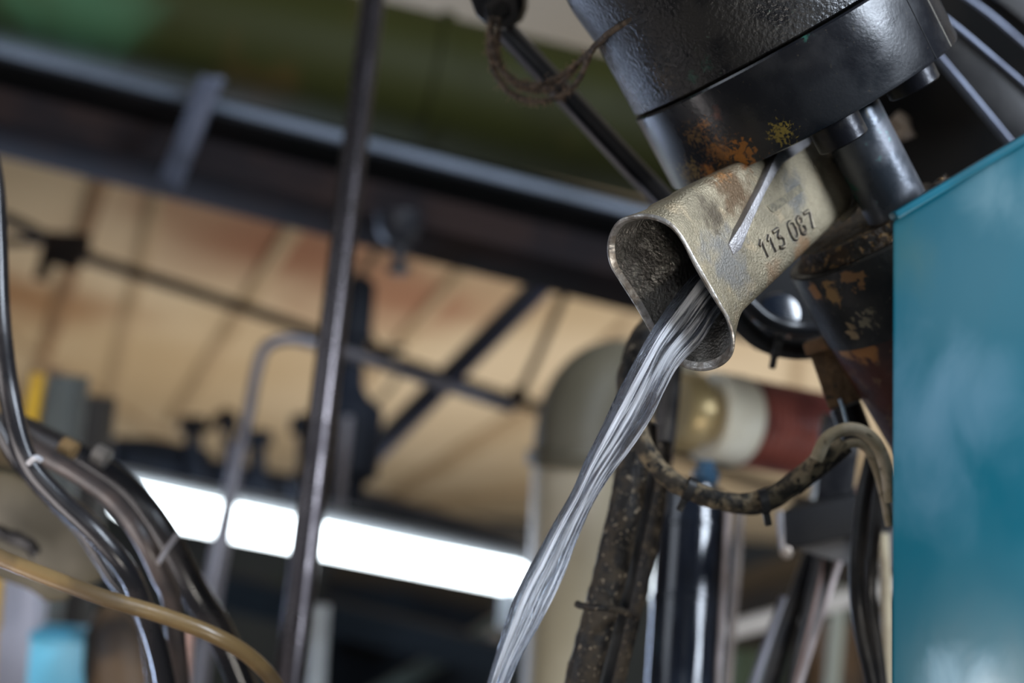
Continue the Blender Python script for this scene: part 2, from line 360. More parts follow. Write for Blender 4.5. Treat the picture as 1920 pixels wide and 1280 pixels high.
# ------------------------------------------------------------------ machine head
a_ax = V(.49, -.855, -.155).normalized()          # axis, pointing down and away
CB = P(1521, 213, 1.05); RB = .1146
def H(x, y, c=None, r_=None, a=None):
    c = c or CB; r_ = r_ or RB; a = a or a_ax
    o_ = CAM - c; d_ = (P(x, y, 1) - CAM).normalized(); o_ -= a * o_.dot(a); d2 = d_ - a * d_.dot(a)
    A_, B_, C_ = d2.dot(d2), 2 * o_.dot(d2), o_.dot(o_) - r_ * r_; D_ = max(0, B_ * B_ - 4 * A_ * C_)
    return CAM + d_ * ((-B_ - math.sqrt(D_)) / (2 * A_))
patches = [(H(1340, 280), .085, (.10, .06, .028), 520, .88, .2), (H(1300, 255), .045, (.14, .08, .03), 380, .82, .25), (H(1350, 285), .045, (.24, .10, .025), 330, .76, .25), (H(1320, 235), .03, (.28, .12, .035), 420, .82, .25), (H(1390, 290), .045, (.34, .13, .025), 300, .80),
           (H(1285, 330), .030, (.17, .12, .045), 360, .70, .3), (H(1330, 325), .026, (.42, .16, .035), 300, .68, .3), (H(1390, 297), .016, (.42, .16, .03), 300, .68, .3), (H(1465, 248), .035, (.30, .21, .04), 500, .82),
           (H(1300, 320), .05, (.26, .17, .06), 420, .84, .2), (H(1290, 165), .026, (.02, .055, .04), 200, .74, .3), (H(1510, 62), .014, (.03, .10, .075), 200, .74), (H(1345, 215), .016, (.12, .05, .035), 180, .70, .4)]
HEAD = mat('oily black machine paint', (.008, .0085, .011), (.02, .02, .022), (.05, .042, .03), scale=22, rough=.22, rough2=.36, bump=.2, bscale=420, bdist=.0006,
           lo3=.66, hi3=.74, scale3=380, patches=patches, spec=.55)
ROUGHCAST = mat('rough black casting', (.008, .008, .009), (.022, .02, .018), (.05, .07, .055), scale=30, rough=.26, rough2=.42, bump=.55, bscale=330, bdist=.002,
                patches=[(H(1300, 145), .022, (.02, .055, .04), 200, .76, .3), (H(1325, 120), .02, (.02, .055, .04), 260, .78, .3), (H(1240, 150), .04, (.045, .035, .025), 300, .76, .2)], lo3=.68, hi3=.75, scale3=300)
root = empty('hydraulic_press', CB, 'big black oily cylindrical machine head with orange rust above the spout', 'machine')
bm = bmesh.new()
lathe(bm, CB, a_ax, [(-.0605, RB * .55), (-.0605, RB - .0012), (-.0590, RB), (-.003, RB), (-.0008, RB - .0008), (0, RB - .003), (0, RB - .02), (0, .02)], 160)
mk('lower_ring', bm, HEAD, root)
bm = bmesh.new()
lathe(bm, CB, a_ax, [(-.33, .02), (-.33, RB + .003), (-.15, RB + .003), (-.135, RB + .001), (-.12, RB - .0010), (-.0632, RB - .0010), (-.0620, RB - .003), (-.0620, RB * .5)], 160)
mk('upper_housing', bm, ROUGHCAST, root)
# raised plate on the right of the ring (bounded by the two thin seams)
u1 = V(.86, .5, 0); u1 = (u1 - a_ax * u1.dot(a_ax)).normalized(); v1 = a_ax.cross(u1)
if v1.dot(V(0, 0, 1)) < 0: v1 = -v1
def ringpt(ang, t, r): return CB + a_ax * t + (u1 * math.sin(ang) + v1 * math.cos(ang)) * r
for s0, s1 in ((R(36), R(36.6)), (R(49), R(49.5))):
    bm = bmesh.new(); A = [ringpt(s0, -.075 + .0735 * i / 12, RB) for i in range(13)]; sweep(bm, A, .0005, 6)
    mk('seam', bm, mat('seam grime', (.005, .005, .005), rough=.6) if s0 < R(40) else mat('seam wear', (.3, .27, .22), rough=.5), root)
# hexagon socket bolts under the ring, guide column, lower housing
BOLT = mat('black bolt steel', (.012, .012, .016), (.04, .035, .03), scale=60, rough=.3, rough2=.45, metal=.4, bump=.2)
kk = .98 / FPX
def under(x, y, d, r, h, name, label, m, prof=None):
    """a cylinder parallel to the machine axis whose lower end centre is seen at x, y"""
    E = P(x, y, d); bm = bmesh.new()
    lathe(bm, E, -a_ax, prof or [(0, r * .5), (0, r - .001), (.001, r), (h, r)], 64)
    return mk(name, bm, m, root, label=label)
under(1583, 267, .965, .0178, .030, 'bolt_head', 'black bolt head above the spout', BOLT)
under(1716, 166, .985, .0185, .032, 'bolt_head', 'black bolt head at the right rim', BOLT)
COLM = mat('worn grey column steel', (.07, .08, .095), (.13, .135, .15), (.05, .15, .12), scale=30, rough=.25, rough2=.45, metal=.55, bump=.2, lo3=.63, hi3=.7, scale3=45,
           patches=[(P(1630, 210, .99), .022, (.16, .13, .06), 120, .62), (P(1560, 300, .99), .02, (.03, .1, .08), 150, .7)], scratches=(120, .68, (.14, .22, .22)))
under(1688, 402, 1.035, .0232, .10, 'guide_column', 'worn grey column with green paint marks', COLM)

cl_ = CB + a_ax * .101
LOWM = mat('chipped black lower housing', (.010, .011, .011), (.022, .021, .018), (.10, .09, .06), scale=40, rough=.3, rough2=.5, bump=.4, bscale=300, lo3=.66, hi3=.76, scale3=230,
           patches=[(H(1560, 550, cl_, .069), .04, (.32, .18, .06), 150, .80), (H(1600, 520, cl_, .069), .035, (.28, .14, .05), 150, .80), (H(1530, 550, cl_, .069), .025, (.32, .15, .05), 150, .76),
           (H(1625, 600, cl_, .069), .035, (.22, .19, .12), 240, .84), (H(1600, 625, cl_, .069), .022, (.28, .20, .11), 200, .76)])
cl = cl_
root2 = empty('lower_housing', cl, 'chipped black and red-brown lower housing behind the teal panel edge', 'housing')
bm = bmesh.new(); lathe(bm, cl + V(0, 0, 0), a_ax, [(0, .01), (0, .068), (.0012, .0690), (.062, .0690)], 120); mk('housing_collar', bm, LOWM, root2)
RB2 = mat('red brown primer', (.075, .022, .014), (.04, .015, .012), (.12, .06, .03), scale=40, rough=.35, rough2=.55, bump=.4,
          patches=[(H(1610, 650, cl_, .067), .028, (.36, .15, .04), 90, .50, .25), (H(1580, 655, cl_, .067), .02, (.40, .19, .06), 90, .50, .25)])
bm = bmesh.new(); lathe(bm, cl, a_ax, [(.0622, .05), (.0622, .0675), (.17, .0625), (.30, .062)], 120); mk('primed_body', bm, RB2, root2)
# crusty top plate between column and collar
CRUST = mat('crusty oily plate', (.010, .008, .006), (.05, .03, .015), (.22, .13, .05), scale=70, rough=.5, rough2=.7, bump=1, bscale=200, bdist=.003, scale3=220)
bm = bmesh.new(); lathe(bm, cl, a_ax, [(-.012, .01), (-.012, .054), (-.004, .057), (-.0005, .062), (-.0005, .02)], 96); mk('crusted_plate', bm, CRUST, root2)
# small crust nub near the teal panel corner
bm = bmesh.new(); sweep(bm, crom(pts3([(1735, 385, 1.0), (1755, 358, 1.0), (1782, 345, 1.0)]), 6), .007, 12, wob=.5); mk('dirt_clump', bm, CRUST, root2)

# ------------------------------------------------------------------ the spout
s_ax = V(-.54, -.42, .73).normalized()
l_ax = a_ax - s_ax * a_ax.dot(s_ax); l_ax.normalize()
w_ax = s_ax.cross(l_ax)
if w_ax.dot(V(0, 0, 1)) < 0: w_ax = -w_ax
OM = P(1262, 550, .905)
def on_mouth(x, y, t=0.0): 
    p = on_plane(x, y, OM - s_ax * t, s_ax) - OM
    return p.dot(l_ax), p.dot(w_ax)
def SP(u, v, t): return OM + l_ax * u + w_ax * v - s_ax * t
mouth_px = [(1137, 470), (1141, 440), (1158, 413), (1190, 402), (1225, 404), (1256, 418), (1280, 445), (1303, 487), (1328, 530), (1352, 572), (1370, 604),
            (1378, 640), (1373, 668), (1352, 688), (1320, 697), (1288, 692), (1258, 674), (1224, 632), (1192, 578), (1160, 527), (1143, 498)]
uv = [Vector((*on_mouth(x, y), 0)) for x, y in mouth_px]
NS = 128
def closed(pts, n=12):
    out = []; m = len(pts)
    for i in range(m):
        a, b, c, d = pts[i - 1], pts[i], pts[(i + 1) % m], pts[(i + 2) % m]
        for k in range(n):
            t = k / n; out.append(.5 * ((2 * b) + (c - a) * t + (2 * a - 5 * b + 4 * c - d) * t * t + (3 * b - a - 3 * c + d) * t ** 3))
    return out
cm = closed(uv)
ctr = sum(cm, Vector()) / len(cm)
def radial(curve, c, ang):
    d = Vector((math.cos(ang), math.sin(ang), 0)); best = 0
    n = len(curve)
    for i in range(n):
        p, q = curve[i] - c, curve[(i + 1) % n] - c
        cp, cq = d.x * p.y - d.y * p.x, d.x * q.y - d.y * q.x
        if cp * cq <= 0 and cp != cq:
            t = cp / (cp - cq); h = p.lerp(q, t).dot(d)
            if h > best: best = h
    return best
AN = [2 * math.pi * k / NS for k in range(NS)]
RM = [radial(cm, ctr, a) for a in AN]
def sup(a, ha, hb, n=6):
    c, s = abs(math.cos(a)), abs(math.sin(a)); return 1 / ((c / ha) ** n + (s / hb) ** n) ** (1 / n)
uB = (CB - OM).dot(l_ax)                         # underside of the machine head in spout coordinates
def px_u(x, y, v, ):                             # u of pixel on the face plane v
    p = on_plane(x, y, OM + w_ax * v, w_ax) - OM
    return p.dot(l_ax), -p.dot(s_ax)
HB = .021                                        # half width of the body
vc = .004                                        # its centre along w
VF = vc + HB                                     # face plane
ub, tb = px_u(1480, 505, VF - .004)              # lower edge of face, middle
u_low = ub; u_top = px_u(1305, 350, VF)[0]
print('SPOUT uB', uB, 'u_low', u_low, 'u_top', u_top, 'mouth', min(p.x for p in cm), max(p.x for p in cm), min(p.y for p in cm), max(p.y for p in cm))
print('back', px_u(1610, 385, VF), px_u(1540, 240, VF), px_u(1375, 600, VF))
uc = (u_low + u_top) / 2; u_top = uB - .0055; uc = (u_low + u_top) / 2; HA = (u_low - u_top) / 2
T_END = px_u(1612, 370, VF)[1]
TOPL = sorted((px_u(x, 352 - (x - 1290) * .486, VF)[::-1] for x in range(1290, 1500, 15)))
def top_u(t):
    # the casting's shoulder rises to meet the underside of the press
    if t <= TOPL[0][0]: return TOPL[0][1] + .001
    for (ta, ua), (tb_, ub_) in zip(TOPL, TOPL[1:]):
        if t <= tb_: return min(ua + (ub_ - ua) * (t - ta) / (tb_ - ta), uB - .0015) - .001 * (t > .06)
    return uB - .0055
print('TOPL', TOPL[0], TOPL[-1])
def ring(bm, t, inset, fl, body_extra=0):
    """fl: 1 = mouth outline, 0 = body section"""
    out = []
    ut = top_u(t); uc_ = (u_low + ut) / 2; ha_ = (u_low - ut) / 2
    c = ctr * fl + Vector((uc_, vc, 0)) * (1 - fl)
    for a, rm in zip(AN, RM):
        rb = sup(a, ha_ + body_extra, HB + body_extra)
        r = rm * fl + rb * (1 - fl) - inset
        out.append(bm.verts.new(SP(c.x + r * math.cos(a), c.y + r * math.sin(a), t)))
    return out
def bridge(bm, rings):
    for i in range(len(rings) - 1):
        for k in range(NS): bm.faces.new((rings[i][k], rings[i][(k + 1) % NS], rings[i + 1][(k + 1) % NS], rings[i + 1][k]))
SPM = mat('cast spout metal', (.36, .30, .20), (.25, .21, .14), (.42, .33, .21), scale=28, rough=.40, rough2=.52, metal=.5, bump=1, bscale=620, bdist=.0016, scale3=60, lo3=.55, hi3=.75,
          patches=[(SP(0, VF, .035), .050, (.22, .205, .18), 90, .42, .5), (SP(-.005, VF, .15), .035, (.16, .15, .13), 90, .50, .4), (SP(.02, VF, .12), .02, (.20, .19, .16), 90, .70, .4), (SP(.034, VF, .08), .030, (.33, .22, .13), 80, .50, .4), (SP(.034, VF, .13), .035, (.28, .17, .09), 80, .50, .4),
                   (SP(-.035, VF, .080), .040, (.13, .08, .04), 110, .36, .5), (SP(-.03, VF, .045), .026, (.11, .085, .055), 140, .42, .5), (SP(uB - .01, VF, .08), .030, (.32, .15, .05), 220, .62, .3), (SP(uB, VF, .11), .016, (.30, .13, .045), 190, .66, .3)])
INM = mat('dark wet inner metal', (.34, .32, .29), (.16, .15, .135), (.42, .40, .36), scale=40, rough=.22, rough2=.34, metal=.75, bump=1, bscale=480, bdist=.003)
RIMM = mat('bare rim metal', (.62, .59, .55), (.30, .26, .22), scale=120, rough=.3, rough2=.5, metal=.7, bump=.5, bscale=400)
root = empty('pouring_spout', SP(0, 0, .05), 'cast metal spout marked 113 087 with a flared oval mouth pouring water', 'spout')
def flare(t, T=.034): 
    x = max(0, 1 - t / T); return x ** 1.7
bm = bmesh.new(); RR = []
for t in [.0012, .003, .006, .009, .012, .016, .02, .024, .028, .032, .036, .042, .05, .058, .066, .075, .085, .095, .105, .115, .13, .15, T_END - .012, T_END - .006, T_END - .002, T_END]:
    ins = 0 if t < T_END - .012 else (.0 + (t - (T_END - .012)) ** 2 * 30)
    RR.append(ring(bm, t, ins, flare(t)))
bridge(bm, RR); bm.faces.new(RR[-1])
mk('body', bm, SPM, root)
bm = bmesh.new(); RR = []
for t, ins, f in [(.0012, 0, flare(.0012)), (.0003, .0004, 1), (-.0004, .0013, 1), (-.0004, .0026, 1), (.0003, .0034, 1), (.002, .0042, flare(.002) )]:
    RR.append(ring(bm, t, ins, f))
bridge(bm, RR); mk('rim', bm, RIMM, root)
bm = bmesh.new(); RR = []
for t in [.0015, .003, .006, .009, .013, .018, .024, .030, .036, .042, .06, .085, .11, T_END - .01]:
    RR.append(ring(bm, t, .0040, flare(t, .046)))
bridge(bm, RR); bm.faces.new(RR[-1]); mk('inner_wall', bm, INM, root)
# rib on the side face
RIBM = mat('grey worn rib', (.36, .34, .34), (.27, .25, .24), scale=60, rough=.45, metal=.45, bump=.6, bscale=700)
lft = [(1366, 458), (1390, 423), (1428, 350), (1454, 294), (1465, 275), (1488, 257), (1512, 243)]
rgt = [(1525, 261), (1519, 271), (1491, 291), (1470, 305), (1458, 322), (1437, 359), (1407, 423), (1391, 466), (1376, 478)]
HR = .0065
front = [on_plane(x, y, OM + w_ax * (VF + HR * (.1 if i in (0, len(lft) + len(rgt) - 1) else .35 if i == len(lft) + len(rgt) - 2 else 1)), w_ax) for i, (x, y) in enumerate(lft + rgt)]
bm = bmesh.new(); slab(bm, front, -w_ax * (HR + .003), .0009); mk('rib', bm, RIBM, root)
# flange strip that bolts the spout to the head, seen as a rusty strip along the black rim
# raised edge at the back of the face
bm = bmesh.new()
ed = [on_plane(x, y, OM + w_ax * (VF + .0005), w_ax) for x, y in ((1566, 290), (1585, 318), (1603, 352), (1608, 372), (1600, 392), (1580, 410))]
sweep(bm, crom(ed, 8), .0024, 12); mk('edge_bead', bm, SPM, root)
# cast number
DIG = {'1': [[(.12, .74), (.48, 1), (.48, 0)]], '3': [[(.05, 1), (.8, 1), (.38, .62), (.66, .56), (.84, .36), (.72, .08), (.42, 0), (.1, .1)]],
       '0': [[(.42, 1), (.7, .9), (.8, .5), (.7, .1), (.42, 0), (.14, .1), (.04, .5), (.14, .9), (.42, 1)]],
       '8': [[(.42, 1), (.7, .88), (.66, .64), (.42, .54), (.16, .4), (.1, .14), (.42, 0), (.74, .14), (.68, .4), (.42, .54), (.18, .64), (.14, .88), (.42, 1)]],
       '7': [[(.05, .98), (.82, .98), (.46, 0)]]}
def digits(name, m, rad, h, flat):
    A, B, T = (on_plane(*p, OM + w_ax * VF, w_ax) for p in ((1433, 488), (1533, 424), (1419, 456)))
    ex = B - A; ey = T - A; bm = bmesh.new(); xs = {0: 0, 1: .14, 2: .275, 3: .53, 4: .69, 5: .85}; ww = .145
    for q, ch in enumerate('113087'):
        for st in DIG[ch]:
            sharp_ = ch in '17'
            pts = [A + ex * (xs[q] + ww * x) + ey * (y + .05) + w_ax * h for x, y in st]
            if sharp_:
                for a_, b_ in zip(pts, pts[1:]): sweep(bm, [a_, a_.lerp(b_, .5), b_], rad, 8, ell=1)
            else: sweep(bm, crom(pts, 5), rad, 8, ell=1)
    for v in bm.verts:
        d_ = (v.co - OM).dot(w_ax) - VF - h; v.co -= w_ax * d_ * (1 - flat)
    return mk(name, bm, m, root)
GR = mat('black grime', (.02, .015, .010), (.05, .035, .02), scale=200, rough=.7)
digits('number_grime', GR, .0016, .0001, .2)
o = digits('cast_number', mat('worn number metal', (.33, .28, .19), (.17, .13, .09), scale=300, rough=.5, metal=.3), .00072, .0008, 1.0)
o['label'] = 'raised cast number 113 087'
# worn foundry mark above the number
bm = bmesh.new(); fr = [on_plane(x, y, OM + w_ax * (VF + .0005), w_ax) for x, y in ((1439, 386), (1462, 372), (1500, 345), (1507, 357), (1452, 398), (1446, 396))]
slab(bm, fr, -w_ax * .002, .0002)
mk('worn_mark', bm, mat('worn casting mark', (.16, .135, .09), (.26, .22, .14), scale=300, rough=.6, bump=1, bscale=700, bdist=.002), root)

# ------------------------------------------------------------------ water
m = bpy.data.materials.new('streaming water'); N, L, B = nt(m)
B.inputs['Base Color'].default_value = (.45, .49, .58, 1); B.inputs['Roughness'].default_value = .04; B.inputs['IOR'].default_value = 1.33
B.inputs['Transmission Weight'].default_value = 1
uvn = N.new('ShaderNodeUVMap'); mp = N.new('ShaderNodeMapping'); mp.inputs['Scale'].default_value = (9, .75, 1); L.new(uvn.outputs[0], mp.inputs[0])
n1 = N.new('ShaderNodeTexNoise'); n1.inputs['Scale'].default_value = 1.6; n1.inputs['Detail'].default_value = 6; n1.inputs['Distortion'].default_value = .5; L.new(mp.outputs[0], n1.inputs[0])
mp2 = N.new('ShaderNodeMapping'); mp2.inputs['Scale'].default_value = (6, 1.3, 1); L.new(uvn.outputs[0], mp2.inputs[0])
n2 = N.new('ShaderNodeTexNoise'); n2.inputs['Scale'].default_value = 2.6; n2.inputs['Detail'].default_value = 4; n2.inputs['Distortion'].default_value = 1.2; L.new(mp2.outputs[0], n2.inputs[0])
bp = N.new('ShaderNodeBump'); bp.inputs['Strength'].default_value = .9; bp.inputs['Distance'].default_value = .004; L.new(n2.outputs[0], bp.inputs['Height']); L.new(bp.outputs[0], B.inputs['Normal'])
foam = N.new('ShaderNodeBsdfPrincipled'); foam.inputs['Base Color'].default_value = (.92, .93, .97, 1); foam.inputs['Roughness'].default_value = .22
bp2 = N.new('ShaderNodeBump'); bp2.inputs['Strength'].default_value = 1; bp2.inputs['Distance'].default_value = .005; L.new(n1.outputs[0], bp2.inputs['Height']); L.new(bp2.outputs[0], foam.inputs['Normal'])
su = N.new('ShaderNodeSeparateXYZ'); L.new(uvn.outputs[0], su.inputs[0])
band = N.new('ShaderNodeValToRGB'); cr = band.color_ramp       # aerated core runs along one side of the stream
cr.elements[0].position = 0; cr.elements[0].color = (0, 0, 0, 1); cr.elements[1].position = 1; cr.elements[1].color = (.2, .2, .2, 1)
for p_, c_ in ((.12, .0), (.17, .05), (.21, .68), (.29, .64), (.36, .18), (.55, .24), (.75, .15), (.92, .18)):
    e_ = cr.elements.new(p_); e_.color = (c_, c_, c_, 1)
L.new(su.outputs[0], band.inputs[0])
ad = N.new('ShaderNodeMath'); ad.operation = 'ADD'; L.new(band.outputs[0], ad.inputs[0]); L.new(n1.outputs[0], ad.inputs[1])
r1 = N.new('ShaderNodeMapRange'); r1.inputs[1].default_value = .64; r1.inputs[2].default_value = .88; r1.inputs[4].default_value = .85; L.new(ad.outputs[0], r1.inputs[0])
mx = N.new('ShaderNodeMixShader'); L.new(r1.outputs[0], mx.inputs[0]); L.new(B.outputs[0], mx.inputs[1]); L.new(foam.outputs[0], mx.inputs[2])
L.new(mx.outputs[0], N['Material Output'].inputs[0])
WATER = m
Lf = [(1352, 455), (1300, 513), (1255, 570), (1216, 629), (1186, 684), (1158, 738), (1128, 800), (1098, 862), (1070, 925), (1032, 990), (1000, 1050), (966, 1115), (945, 1175), (925, 1240), (908, 1300), (893, 1360)]
Rt = [(1420, 520), (1352, 585), (1315, 640), (1274, 684), (1246, 735), (1218, 790), (1180, 845), (1142, 895), (1112, 945), (1083, 1010), (1062, 1065), (1040, 1115), (1012, 1170), (975, 1235), (946, 1300), (912, 1360)]
nst = len(Lf)
dep = [.945, .93, .915, .895, .880] + [.875 - .05 * i / 10 for i in range(nst - 5)]
LL = crom([P(x, y, d) for (x, y), d in zip(Lf, dep)], 14); RRt = crom([P(x, y, d) for (x, y), d in zip(Rt, dep)], 14)
bm = bmesh.new(); uvl = bm.loops.layers.uv.new('UVMap'); rings = []; NW = 72; run = 0; vv = []
for i, (a, b) in enumerate(zip(LL, RRt)):
    c = (a + b) / 2; h = (b - a) / 2
    if i: run += (c - pc).length
    pc = c
    th = V(0, 0, 1) * max(.0035, h.length * .42); rg = []
    for k in range(NW):
        an = 2 * math.pi * k / NW
        rid = 1 + .05 * noise.noise(Vector((math.cos(an) * 3.5, math.sin(an) * 3.5, run * 14))) + .035 * noise.noise(Vector((math.cos(an) * 9, math.sin(an) * 9, run * 45)))
        rg.append(bm.verts.new(c - h * math.cos(an) * rid + th * math.sin(an) * rid * (1 + .35 * noise.noise(Vector((math.cos(an) * 5, 7, run * 20))))))
    rings.append(rg); vv.append(run)
for i in range(len(rings) - 1):
    for k in range(NW):
        k2 = (k + 1) % NW
        f = bm.faces.new((rings[i][k], rings[i][k2], rings[i + 1][k2], rings[i + 1][k]))
        def uu(kk_): 
            q = kk_ / NW; q = q if q <= 1 else q - 1
            return (1 - math.cos(2 * math.pi * q)) / 2
        for lp, (kq, iq) in zip(f.loops, ((k, i), (k + 1, i), (k + 1, i + 1), (k, i + 1))):
            q = kq / NW
            lp[uvl].uv = ((1 - math.cos(2 * math.pi * q)) / 2 + (3 if k >= NW // 2 else 0), vv[iq] * 14)
bm.faces.new(rings[0]); bm.faces.new(rings[-1])
mk('water_stream', bm, WATER, label='clear streaky jet of water falling out of the spout mouth', cat='water', sharp=180)

# ------------------------------------------------------------------ teal cabinet
TEAL = mat('worn teal with painted reflections', (.002, .115, .165), (.005, .135, .19), (.01, .14, .19), scale=9, rough=.28, rough2=.42, bump=.15, bscale=60, lo3=.5, hi3=.75, scale3=7, stretch=(1, 1, .45), spec=.5,
           patches=[(P(1740, 790, .8), .10, (.10, .23, .31), 30, .42, .7), (P(1820, 1290, .8), .06, (.22, .40, .50), 38, .45, .6), (P(1890, 360, .8), .05, (.09, .22, .27), 34, .45, .6),  # pale patches paint blurry reflections into the teal
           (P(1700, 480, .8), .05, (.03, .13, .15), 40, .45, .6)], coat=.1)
root = empty('teal_cabinet', P(1800, 1300, .82), 'large worn teal painted steel cabinet at the right edge', 'cabinet')
def TP(x, y): return on_plane(x, y, P(1670, 700, .80), V(.10, 0, .995))
fr = [TP(x, y) for x, y in ((1671, 412), (2250, 68), (2250, 1560), (1669, 1560))]
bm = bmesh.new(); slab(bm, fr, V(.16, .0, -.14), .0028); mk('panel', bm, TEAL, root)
ba, bb = TP(1674, 407), TP(2250, 64)
bm = bmesh.new(); bar(bm, ba, bb, .005, .012, V(0, 0, 1), .0015); mk('folded_edge', bm, mat('teal edge paint', (.004, .16, .24), (.01, .12, .17), scale=20, rough=.35), root)

# ------------------------------------------------------------------ top right steelwork
TR = mat('dark grey painted steel', (.014, .013, .014), (.026, .024, .023), (.05, .045, .04), scale=18, rough=.45, rough2=.6, bump=.3, lo3=.62, hi3=.72)
TRE = mat('pale steel edge', (.22, .25, .33), (.12, .13, .18), scale=20, rough=.4, metal=.3)  # pale colour for the thin lines along the beam edges
for nm, q, d, lb in (('frame_beam', [(1745, 10), (2000, 255), (2000, 395), (1915, 285), (1755, 95), (1735, 20)], 1.25, 'dark grey steel beam behind the machine head at upper right'),
                     ('frame_beam', [(1800, -60), (2050, 145), (2050, 20), (1900, -60)], 1.4, 'second dark steel beam in the top right corner')):
    r_ = empty(nm, P(*q[0], d), lb, 'beam', 'steel beams at the upper right')
    bm = bmesh.new(); slab(bm, [P(x, y, d) for x, y in q], V(.02, .01, -.08), .001); mk('beam_web', bm, TR, r_)
    if d < 1.3:
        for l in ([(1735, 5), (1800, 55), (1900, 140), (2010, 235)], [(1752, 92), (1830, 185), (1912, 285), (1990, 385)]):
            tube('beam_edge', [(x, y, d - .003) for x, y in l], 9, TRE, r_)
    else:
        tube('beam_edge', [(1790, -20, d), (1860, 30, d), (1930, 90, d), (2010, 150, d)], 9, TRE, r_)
bm = bmesh.new(); slab(bm, [P(x, y, 1.55) for x, y in ((1600, 60), (1690, -120), (2150, -120), (2150, 300), (2050, 560), (1650, 520), (1560, 330))], V(.05, 0, -.1), .003)
mk('dark_backing', bm, mat('black bulkhead', (.004, .004, .004), (.008, .007, .006), scale=10, rough=.95, spec=.1), label='matt black gap-filling bulkhead behind the guide column', cat='backing')  # black slab added to fill the dark gap behind the beams
bm = bmesh.new(); sweep(bm, crom(pts3([(1672, 222, 1.3), (1690, 240, 1.3), (1698, 262, 1.3)]), 6), .010, 12, wob=.4)
mk('tan_plug', bm, mat('tan putty', (.26, .19, .13), (.14, .1, .07), scale=60, rough=.8), label='small tan lump between column and dark beam', cat='plug')

# ------------------------------------------------------------------ diagonal arm with fibrous wires at the top
ARM = mat('black square arm', (.012, .012, .014), (.022, .02, .02), scale=30, rough=.4)
root = empty('support_bar', P(1100, 220, 1.25), 'slim black square arm running diagonally down to the machine head', 'arm')
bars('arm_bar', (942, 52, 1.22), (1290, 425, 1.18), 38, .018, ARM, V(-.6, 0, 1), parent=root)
bars('arm_edge', (932, 62, 1.21), (1280, 435, 1.17), 6, .004, mat('arm pale edge', (.13, .12, .13), scale=30, rough=.4), V(-.6, 0, 1), parent=root)  # pale strip along the left edge of the arm
root = empty('arm_bracket', P(930, 20, 1.18), 'black angular bracket at the top holding the wires', 'bracket')
bm = bmesh.new(); slab(bm, [P(x, y, 1.17) for x, y in ((860, -60), (985, -60), (982, 12), (972, 36), (945, 52), (915, 48), (892, 28))], V(.004, .01, -.05), .002)
mk('bracket_plate', bm, ARM, root)
bm = bmesh.new(); A = P(940, 20, 1.165); lathe(bm, A, V(.1, -.2, 1), [(-.004, .016), (.006, .015), (.006, .008), (.0, .007)], 6); mk('nut', bm, ARM, root)
WIRE = mat('tan braided wire', (.06, .042, .028), (.15, .105, .07), scale=160, rough=.7, bump=.8, bscale=500, bdist=.001)
LINT = mat('brown lint', (.40, .27, .18), (.26, .17, .11), scale=80, rough=.95)
wires = [([(918, 34, 1.14), (924, 90, 1.12), (938, 128, 1.11), (968, 152, 1.1), (1005, 160, 1.09), (1050, 142, 1.08), (1090, 112, 1.05), (1130, 72, 1.0), (1175, 40, .975), (1260, -20, .94)], 'front fibrous brown wire loop sagging over the diagonal arm'),
         ([(926, 34, 1.145), (917, 85, 1.125), (930, 140, 1.115), (958, 175, 1.105), (1005, 190, 1.095), (1052, 180, 1.085), (1085, 150, 1.06), (1105, 105, 1.03), (1125, 78, 1.005), (1180, 30, .98), (1250, -25, .945)], 'lower fibrous brown wire loop hanging deepest below the bracket'),
         ([(935, 34, 1.15), (934, 100, 1.13), (955, 148, 1.125), (990, 168, 1.12), (1040, 165, 1.11), (1075, 130, 1.07), (1110, 92, 1.04), (1150, 55, 1.0)], 'shorter brown wire strand between the two sagging loops')]
for j, (l, lb) in enumerate(wires):
    rt = empty('wire_loop', P(*l[0]), lb, 'wire', 'fibrous wires at the top')
    path = crom(pts3(l), 12); bm = bmesh.new(); sweep(bm, path, .0022 if j < 2 else .0018, 10, wob=.5); mk('wire', bm, WIRE, rt)
    bm = bmesh.new()
    for q in range(340):
        p = random.choice(path[4:70]) + Vector([random.uniform(-.0015, .0015) for _ in range(3)])
        dv = Vector([random.gauss(0, 1) for _ in range(3)]).normalized(); e2 = Vector([random.gauss(0, 1) for _ in range(3)]) * .0015
        ln = random.uniform(.002, .007); sweep(bm, [p, p + dv * ln * .5 + e2, p + dv * ln], .0002, 3, cap=False)
    mk('lint', bm, LINT, rt, kind='stuff')

# ------------------------------------------------------------------ hoses and cables around the spout
def hose(name, l, wpx, m, label, cat='hose', group=None, wob=0, ties=()):
    if not ties: 
        return tube(name, l, wpx, m, wob=wob, label=label, cat=cat, group=group)
    rt = empty(name, P(*l[0]), label, cat, group)
    tube(cat if cat != name else 'sheath', l, wpx, m, rt, wob=wob)
    for (x, y, d, dx, dy, wd) in ties:
        A = P(x, y, d); t = V(dx, -dy, 0).normalized(); u = t.cross(V(0, 0, 1)).normalized(); bm = bmesh.new()
        r = wd / 2 * d / FPX
        lathe(bm, A - t * .003, t, [(0, r * .8), (0, r), (.006, r), (.006, r * .8)], 20)
        bar(bm, A + u * r * .9, A + u * (r + .009), .005, .005, t, .0008); mk('cable_tie', bm, RUBBER, rt)
    return rt
hose('thick_hose', [(1330, 560, 1.25), (1240, 600, 1.2), (1195, 660, 1.15), (1185, 760, 1.12), (1192, 830, 1.12), (1170, 960, 1.1), (1130, 1130, 1.08), (1085, 1300, 1.06), (1050, 1430, 1.05)],
     lambda t: 52 if t < .3 else 62, DIRTY, 'dirt-crusted thick hose running down just right of the water', 'hose', 'hoses strapped together behind the water', wob=.10)
